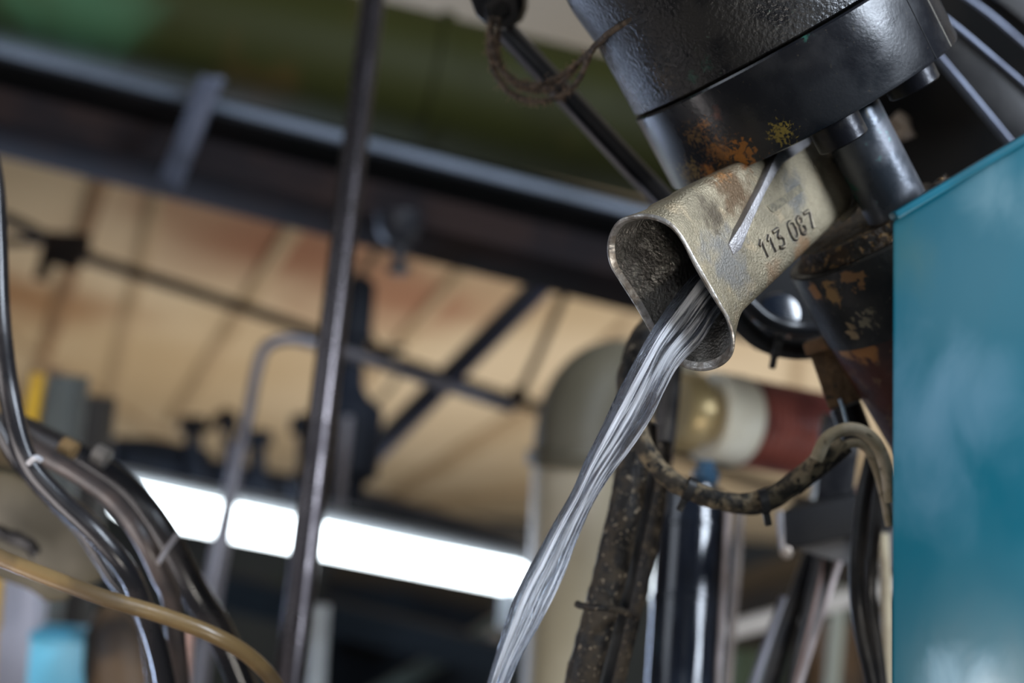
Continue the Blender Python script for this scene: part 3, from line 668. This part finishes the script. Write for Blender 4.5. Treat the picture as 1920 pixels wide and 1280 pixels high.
hose('thick_hose', [(1212, 800, 1.15), (1208, 900, 1.13), (1185, 1010, 1.12), (1160, 1130, 1.1), (1122, 1290, 1.08), (1085, 1430, 1.07)], 44, RUBBER,
     'smooth black hose strapped beside the dirt-crusted hose', 'hose', 'hoses strapped together behind the water')
hose('thick_hose', [(1245, 830, 1.18), (1236, 930, 1.16), (1215, 1040, 1.14), (1188, 1150, 1.13), (1152, 1300, 1.11), (1118, 1430, 1.1)], 30, DIRTY,
     'thinner dirty hose at the right of the strapped bundle', 'hose', 'hoses strapped together behind the water', wob=.1)
hose('bundle_strap', [(1082, 1132, 1.05), (1092, 1136, 1.045), (1130, 1140, 1.035), (1165, 1145, 1.06), (1196, 1158, 1.09)], 13, DIRTY, 'black strap tied round the dirty hose bundle', 'strap', wob=.2)
hose('supply_pipe', [(1262, 640, 1.35), (1252, 760, 1.35), (1240, 860, 1.36), (1230, 960, 1.37)], 42, BLACKPIPE, 'straight black supply pipe behind the spout mouth', 'pipe')
root = empty('black_cylinder', P(1278, 1280, 1.4), 'glossy black upright cylinder right of the hose bundle', 'cylinder')
GLB = mat('glossy black enamel', (.007, .009, .014), (.012, .016, .024), scale=20, rough=.12, rough2=.2, coat=.4)
bm = bmesh.new(); A = P(1270, 1400, 1.4); B = P(1300, 905, 1.5); Lc = (B - A).length
lathe(bm, A, B - A, [(0, .036), (Lc * .52, .0365), (Lc * .525, .0375), (Lc * .54, .0375), (Lc * .545, .036), (Lc * .80, .036), (Lc * .805, .038), (Lc * .82, .038), (Lc * .825, .036), (Lc * .96, .035), (Lc, .02)], 48); mk('cylinder_body', bm, GLB, root)
bm = bmesh.new(); A = P(1322, 905, 1.5); lathe(bm, A, V(0.05, 1, 0), [(0, .014), (.012, .014), (.014, .01), (.024, .009)], 20); mk('end_fitting', bm, mat('blue fitting', (.05, .12, .2), rough=.3), root)
PALE = mat('pale pinkish tube', (.40, .34, .33), (.28, .24, .23), scale=30, rough=.35)
hose('thin_tube', [(1365, 955, 1.45), (1360, 1060, 1.44), (1352, 1180, 1.42), (1345, 1300, 1.4), (1341, 1420, 1.4)], 11, PALE, 'thin pale tube hugging the glossy black cylinder', 'tube')
hose('thin_tube', [(1388, 950, 1.6), (1380, 1080, 1.6), (1370, 1200, 1.6), (1362, 1320, 1.6), (1356, 1420, 1.6)], 18, mat('taupe tube', (.17, .14, .12), (.1, .08, .07), scale=20, rough=.5), 'taupe tube behind the thin pale tube', 'tube')

TAN = mat('tan dusty cable', (.60, .48, .32), (.42, .33, .20), (.07, .05, .03), scale=60, rough=.6, rough2=.8, bump=.7, bscale=250, scale3=120, lo3=.6, hi3=.7)
DUST = mat('dusty brown cable', (.05, .04, .028), (.36, .27, .16), (.015, .013, .01), scale=90, rough=.6, rough2=.8, bump=.9, bscale=260, bdist=.002, scale3=140)
hose('draped_cable', [(1192, 790, 1.08), (1215, 850, 1.07), (1260, 900, 1.06), (1330, 932, 1.05), (1400, 942, 1.05), (1470, 918, 1.05), (1530, 868, 1.05), (1575, 822, 1.05)], 38, DUST,
     'dirt-caked cable sagging in a low arc beneath the spout', 'cable', wob=.18, ties=[(1432, 940, 1.045, 1, -.2, 46), (1292, 916, 1.055, 1, .45, 46)])
hose('draped_cable', [(1235, 885, 1.09), (1300, 925, 1.08), (1380, 952, 1.07), (1440, 948, 1.07), (1510, 905, 1.07), (1560, 865, 1.07), (1590, 838, 1.07)], 22, DIRTY, 'thinner black cable under the sagging dirt-caked cable', 'cable', wob=.15)
hose('tan_cable', [(1530, 862, 1.03), (1548, 825, 1.03), (1580, 806, 1.03), (1615, 808, 1.03), (1645, 835, 1.03), (1662, 880, 1.03), (1672, 940, 1.03)], 25, TAN, 'outer tan cable arching up beside the teal cabinet', 'cable', 'tan cables arching beside the cabinet', wob=.1)
hose('tan_cable', [(1545, 872, 1.05), (1572, 842, 1.05), (1600, 830, 1.05), (1622, 838, 1.05), (1640, 870, 1.05), (1655, 920, 1.05), (1668, 985, 1.05)], 17, TAN, 'inner tan cable curving under the outer arch', 'cable', 'tan cables arching beside the cabinet', wob=.1)
hose('looped_hose', [(1350, 545, 1.14), (1385, 600, 1.14), (1432, 640, 1.15), (1490, 655, 1.16), (1560, 650, 1.17), (1640, 640, 1.2)], 38, RUBBER, 'black hose curving behind the spout toward the lower housing', 'hose',
     ties=[(1456, 648, 1.14, 1, .2, 46)])
hose('looped_hose', [(1395, 560, 1.19), (1440, 600, 1.19), (1500, 615, 1.2), (1600, 610, 1.2)], 30, RUBBER, 'upper black hose nested inside the curving black hose', 'hose')
# back pocket behind the spout and lower housing: black junction body with connector
root = empty('junction_body', P(1500, 560, 1.28), 'black junction body with round connectors behind the spout', 'junction')
bm = bmesh.new(); slab(bm, [P(x, y, 1.3) for x, y in ((1385, 560), (1500, 470), (1680, 430), (1690, 640), (1560, 645), (1440, 615))], V(.01, 0, -.06), .003); mk('junction_box', bm, mat('matt black box', (.008, .008, .009), rough=.7), root)
bm = bmesh.new(); A = P(1462, 588, 1.24); lathe(bm, A, V(.1, .3, 1), [(-.05, .02), (.0, .02), (.004, .017), (.006, .008)], 28); mk('connector', bm, GLB, root)
# brown block with thin bright wire
root = empty('rusty_block', P(1560, 755, 1.13), 'rusty brown rectangular block beside the lower housing', 'block')
RUSTB = mat('brown rust', (.10, .055, .022), (.20, .11, .045), (.045, .028, .015), scale=60, rough=.7, bump=.8, bscale=220, bdist=.002)
bm = bmesh.new(); bar(bm, P(1553, 640, 1.11), P(1592, 752, 1.11), .030, .03, V(-.35, .0, 1), .0015); mk('block_body', bm, RUSTB, root)
bm = bmesh.new(); bar(bm, P(1549, 630, 1.105), P(1556, 652, 1.105), .034, .034, V(-.35, .0, 1), .001); mk('block_cap', bm, mat('orange rust', (.24, .12, .05), (.15, .08, .035), scale=80, rough=.7), root)
hose('bright_wire', [(1575, 748, 1.09), (1583, 772, 1.09), (1590, 800, 1.09)], 7, mat('bright blue white wire', (.55, .72, .85), rough=.2), 'short bright bluish wire below the rusty block', 'wire')
hose('black_fitting', [(1585, 760, 1.16), (1600, 800, 1.16), (1610, 830, 1.16)], 60, BLACKPIPE, 'stubby black fitting between rusty block and tan cables', 'fitting')

# black junction box lower right
root = empty('terminal_box', P(1560, 1050, 1.35), 'flat black box with grey underside beside the teal cabinet', 'box')
bm = bmesh.new(); slab(bm, [P(x, y, 1.33) for x, y in ((1462, 962), (1700, 905), (1700, 985), (1470, 1030))], V(.035, 0, -.10), .0015); mk('box_body', bm, mat('matt black plastic', (.006, .006, .007), (.01, .01, .011), scale=10, rough=.6, spec=.25), root)
bm = bmesh.new(); slab(bm, [P(x, y, 1.36) for x, y in ((1490, 1028), (1700, 980), (1700, 1068), (1600, 1064))], V(.02, .02, -.06), .001); mk('grey_base', bm, mat('grey plate', (.12, .12, .125), (.08, .08, .085), scale=8, rough=.5), root)
bars('side_trim', (1462, 958, 1.32), (1466, 1030, 1.32), 9, .01, mat('trim metal', (.4, .38, .38), rough=.3, metal=.6), parent=root)
bm = bmesh.new(); A = P(1473, 1034, 1.32); lathe(bm, A, V(0, -.2, 1), [(0, .006), (.004, .006), (.006, .003)], 14); mk('screw', bm, mat('screw metal', (.5, .42, .35), rough=.3, metal=.6), root)
bars('dark_post', (1580, 780, 1.4), (1555, 950, 1.4), 68, .03, BLACKPIPE, label='dark upright post above the flat black box', cat='post')
for l, wpx, m_, nm, lb in (([(1525, 1030, 1.45), (1490, 1130, 1.42), (1455, 1240, 1.4), (1410, 1400, 1.38)], 34, RUBBER, 'slanted_hose', 'leftmost slanting black hose below the flat black box'),
                       ([(1548, 1035, 1.42), (1525, 1130, 1.4), (1500, 1240, 1.38), (1470, 1400, 1.36)], 36, RUBBER, 'slanted_hose', 'second slanting black hose below the flat black box'),
                       ([(1470, 1120, 1.5), (1440, 1200, 1.48), (1410, 1290, 1.46), (1380, 1400, 1.45)], 17, mat('grey tube', (.22, .21, .24), scale=10, rough=.35), 'thin_tube', 'grey tube slanting left of the black hoses'),
                       ([(1574, 1052, 1.36), (1552, 1120, 1.35), (1522, 1210, 1.34), (1490, 1310, 1.33), (1465, 1400, 1.33)], 12, PALE, 'thin_tube', 'pinkish tube slanting down from the flat black box'),
                       ([(1545, 1050, 1.38), (1528, 1130, 1.37), (1506, 1220, 1.36), (1488, 1290, 1.35)], 8, mat('brown tube', (.2, .13, .11), rough=.4), 'thin_tube', 'thin brown tube close behind the pinkish tube'),
                       ([(1635, 860, 1.18), (1622, 920, 1.17), (1612, 1000, 1.16), (1606, 1090, 1.15), (1615, 1180, 1.15), (1635, 1270, 1.15), (1660, 1400, 1.15)], 30, RUBBER, 'curved_hose', 'outer black hose curving beside the teal cabinet'),
                       ([(1652, 880, 1.2), (1645, 950, 1.2), (1634, 1050, 1.18), (1632, 1130, 1.18), (1645, 1220, 1.18), (1668, 1400, 1.18)], 24, RUBBER, 'curved_hose', 'inner black hose nearest the teal cabinet'),
                       ([(1628, 850, 1.25), (1618, 890, 1.25), (1608, 925, 1.25)], 12, mat('pink brown tube', (.32, .22, .2), rough=.4), 'thin_tube', 'short pinkish tube just above the flat black box'),
                       ([(1655, 1000, 1.3), (1662, 1130, 1.3), (1664, 1300, 1.3)], 22, mat('cream hose', (.42, .36, .25), (.3, .25, .17), scale=20, rough=.3), 'cream_hose', 'cream hose glimpsed against the teal cabinet edge')):
    hose(nm, l, wpx, m_, lb, 'tube' if 'tube' in nm else 'hose')
bars('pale_rail', (1355, 1185, 2.3), (1720, 1085, 2.3), 30, .03, mat('pale rail paint', (.42, .38, .34), (.3, .27, .23), scale=6, rough=.5), label='pale horizontal rail behind the slanting hoses', cat='rail')
bm = bmesh.new(); slab(bm, [P(x, y, 5.5) for x, y in ((1345, 1135), (1720, 1010), (1750, 1190), (1345, 1240))], V(0, 0, -.5), .01)
mk('roof_beam', bm, mat('dark brown timber', (.03, .02, .01), (.015, .012, .01), scale=3, rough=.8), label='broad dark brown beam below the ceiling at right', cat='beam')
for x, y, r_, c_, lb in ((1405, 1270, 60, (.045, .06, .02), 'mossy green drum low behind the pale rail'), (1560, 1215, 55, (.13, .07, .03), 'rusty brown drum behind the slanting hoses')):
    bm = bmesh.new(); A = P(x, y + 120, 4.2); k4 = 4.2 / FPX; lathe(bm, A, ZUP, [(0, r_ * k4 * .95), (.02, r_ * k4), (.12, r_ * k4), (.13, r_ * k4 * 1.04), (.14, r_ * k4), (.25, r_ * k4), (.26, r_ * k4 * .9)], 32)
    mk('storage_drum', bm, mat('drum paint %d' % x, c_, tuple(v * .5 for v in c_), scale=6, rough=.6), label=lb, cat='drum')
post('pale_post', (1575, 1100, 2.8), (1550, 1400, 2.8), 22, .03, mat('sage post', (.24, .24, .18), scale=4, rough=.6), label='sage green post behind the slanting hoses', cat='post')

# ------------------------------------------------------------------ blurred machinery under the lamp
BG1 = mat('blue grey plate', (.012, .019, .028), (.006, .009, .014), scale=1.5, rough=.8, spec=.2)
root = empty('background_machine', P(760, 1280, 6), 'dim blue-grey machine under the fluorescent light', 'machine')
bm = bmesh.new(); slab(bm, [P(x, y, 6.0) for x, y in ((600, 1090), (760, 1110), (930, 1150), (925, 1450), (590, 1450))], V(0, 0, -.8), .02); mk('machine_casing', bm, BG1, root)
bm = bmesh.new(); slab(bm, [P(x, y, 5.9) for x, y in ((640, 1170), (735, 1185), (730, 1235), (640, 1215))], V(0, 0, -.1), .01); mk('dark_recess', bm, GW, root)
bars('cross_member', (660, 1330, 5.6), (960, 1155, 5.6), 26, .1, mat('green grey beam', (.05, .07, .06), scale=2, rough=.6), parent=root)
bm = bmesh.new(); A = P(930, 1200, 5.5); lathe(bm, A, V(0, 0, 1), [(-.02, .04), (.02, .04), (.03, .025)], 20); mk('round_gauge', bm, mat('gauge face', (.25, .21, .17), rough=.5), root)
post('white_post', (600, 1135, 2.6), (585, 1420, 2.6), 34, .03, mat('white grey post', (.42, .46, .48), (.25, .26, .25), scale=5, rough=.35), label='short pale post right of the tall pipe foot', cat='post')
bars('blue_rail', (400, 1100, 5.0), (960, 1240, 5.4), 60, .1, BG1, label='dim blue-grey rail crossing under the light', cat='rail')

# ------------------------------------------------------------------ left foreground cables
CAB = mat('glossy black cable', (.012, .012, .014), (.03, .026, .026), scale=12, rough=.22, rough2=.32, bump=.1, bscale=80)
CAB2 = mat('brown grey cable', (.07, .055, .05), (.035, .03, .03), scale=25, rough=.3, rough2=.45, bump=.3)
cables = [([(-45, 200, 1.12), (-14, 330, 1.12), (-6, 450, 1.11), (0, 600, 1.1), (18, 740, 1.1), (50, 860, 1.09), (110, 935, 1.09), (180, 1000, 1.09), (235, 1065, 1.1), (262, 1120, 1.12), (300, 1230, 1.15), (330, 1400, 1.2)], 40, CAB, 'glossy black cable sweeping down along the left picture edge'),
          ([(-60, 700, 1.2), (-10, 790, 1.2), (30, 860, 1.2), (90, 930, 1.18), (150, 990, 1.17), (210, 1080, 1.17), (270, 1170, 1.18), (300, 1400, 1.2)], 28, CAB, 'thin black cable tucked below the sweeping glossy cable'),
          ([(20, 800, 1.22), (70, 845, 1.2), (140, 885, 1.19), (210, 935, 1.18), (262, 1000, 1.17), (300, 1075, 1.18), (325, 1150, 1.2), (345, 1400, 1.25)], 38, CAB2, 'brown-grey cable in the middle of the left bundle'),
          ([(10, 790, 1.3), (90, 830, 1.28), (180, 875, 1.26), (250, 930, 1.25), (310, 1010, 1.25), (365, 1110, 1.26), (420, 1200, 1.28), (500, 1400, 1.3)], 56, CAB, 'thickest black cable at the right of the left bundle'),
          ([(30, 800, 1.35), (110, 825, 1.33), (200, 880, 1.31), (262, 945, 1.3), (330, 1060, 1.3), (385, 1160, 1.3), (440, 1240, 1.32), (520, 1400, 1.33)], 26, CAB2, 'slim cable along the upper side of the left bundle')]
for l, wpx, m_, lb in cables:
    hose('power_cable', l, wpx, m_, lb, 'cable', 'cables bundled at lower left')
hose('brown_cable', [(-60, 1010, 1.0), (0, 1045, 1.0), (100, 1085, 1.0), (200, 1122, 1.0), (300, 1152, 1.01), (400, 1190, 1.02), (470, 1232, 1.04), (520, 1290, 1.06), (560, 1400, 1.08)], 31,
     mat('amber brown cable', (.20, .13, .055), (.10, .065, .03), scale=20, rough=.3, rough2=.45, bump=.2), 'amber-brown cable crossing in front of the black cables', 'cable')
hose('cable_tie_strap', [(296, 1056, 1.13), (312, 1030, 1.14), (332, 1003, 1.16)], 12, mat('grey strap', (.28, .25, .25), rough=.4), 'grey tie strap holding the black cable bundle', 'strap')
hose('cable_tie_strap', [(54, 868, 1.07), (66, 858, 1.065), (76, 862, 1.07)], 12, mat('pale strap', (.4, .4, .42), rough=.3), 'pale tie on the glossy cable bend at left', 'strap')
for (x, y, lb) in ((128, 842, 'amber cable clip on top of the left bundle'), (190, 855, 'small grey ring on top of the left bundle')):
    bm = bmesh.new(); A = P(x, y, 1.22); lathe(bm, A, V(1, -.5, .2), [(-.007, .005), (-.006, .009), (.006, .009), (.007, .005)], 20)
    mk('cable_clip', bm, mat('clip %d' % x, (.35, .22, .10) if x < 150 else (.2, .18, .16), rough=.35), label=lb, cat='clip')
OLV = mat('olive drab casting', (.075, .062, .032), (.05, .042, .022), scale=10, rough=.45, rough2=.6)
root = empty('olive_cover', P(80, 1080, 1.45), 'rounded olive cover plate behind the left cable bundle', 'cover')
bm = bmesh.new(); slab(bm, [P(x, y, 1.4) for x, y in ((-80, 870), (20, 885), (110, 925), (185, 990), (208, 1040), (198, 1085), (150, 1105), (120, 1128), (85, 1130), (50, 1105), (-80, 1060))], V(-.01, 0, -.05), .004); mk('cover_plate', bm, OLV, root)
tube('black_crust', [(-20, 995, 1.36), (20, 1005, 1.36), (50, 1020, 1.36), (68, 1040, 1.36)], 26, BLACKPIPE, root, wob=.6)
# far left things
post('lilac_post', (48, 1060, 2.2), (28, 1400, 2.2), 72, .05, mat('lilac grey post', (.40, .40, .47), (.28, .28, .33), scale=4, rough=.5), label='pale lilac-grey post at the bottom left corner', cat='post')
root = empty('blue_box', P(105, 1290, 2.0), 'bright sky blue box at the bottom left', 'box')
bm = bmesh.new(); slab(bm, [P(x, y, 2.0) for x, y in ((55, 1188), (165, 1196), (150, 1420), (35, 1420))], V(0, 0, -.06), .006); mk('box_shell', bm, mat('sky blue plastic', (.20, .68, .92), (.18, .62, .88), scale=8, rough=.4), root)
bm = bmesh.new(); slab(bm, [P(x, y, 1.99) for x, y in ((54, 1186), (166, 1195), (164, 1206), (53, 1198))], V(0, 0, -.075), .002); mk('lid', bm, mat('blue lid', (.07, .38, .58), rough=.4), root)
YEL = mat('safety yellow', (.62, .36, .02), (.5, .28, .02), scale=8, rough=.45)
post('yellow_marker', (72, 700, 2.4), (52, 830, 2.4), 22, .02, YEL, label='narrow yellow marker post above the left cables', cat='post')
bars('yellow_strip', (-2, 1065, 2.1), (-10, 1180, 2.1), 14, .02, YEL, label='yellow strip at the left edge beside the lilac post', cat='strip')
post('brown_rail', (105, 690, 2.6), (62, 860, 2.6), 18, .02, BATTEN, label='rusty brown upright beside the yellow marker', cat='post')
post('grey_cabinet', (130, 705, 2.5), (112, 860, 2.5), 48, .1, mat('grey green box', (.085, .095, .09), (.06, .068, .065), scale=4, rough=.6), label='grey-green upright box behind the left cable bundle', cat='box')
post('black_cabinet', (180, 745, 2.7), (165, 880, 2.7), 52, .1, mat('brown black box', (.025, .02, .016), rough=.7), label='brown-black box right of the grey-green box', cat='box')
bm = bmesh.new(); A = P(250, 1420, 1.9); B = P(205, 1130, 2.0); Lc = (B - A).length
lathe(bm, A, B - A, [(0, .05), (Lc * .6, .048), (Lc * .8, .04), (Lc * .95, .02), (Lc, .005)], 32); mk('rusty_motor', bm, mat('brown rusty motor', (.12, .075, .04), (.02, .016, .014), scale=12, rough=.5), label='rusty brown rounded motor below the amber cable', cat='motor')
post('pink_pole', (352, 1180, 1.6), (335, 1420, 1.6), 22, .02, mat('dull pink metal', (.36, .22, .18), rough=.5), label='dull pink pole between the cables at the bottom', cat='pole')
bm = bmesh.new(); A = P(-6, 890, 1.6); lathe(bm, A, V(0, 0, 1), [(-.01, .008), (.008, .008), (.009, .004)], 20)
mk('indicator_lamp', bm, emis('cyan lamp', (.3, .7, 1), 6), label='tiny glowing cyan lamp at the left edge', cat='lamp')
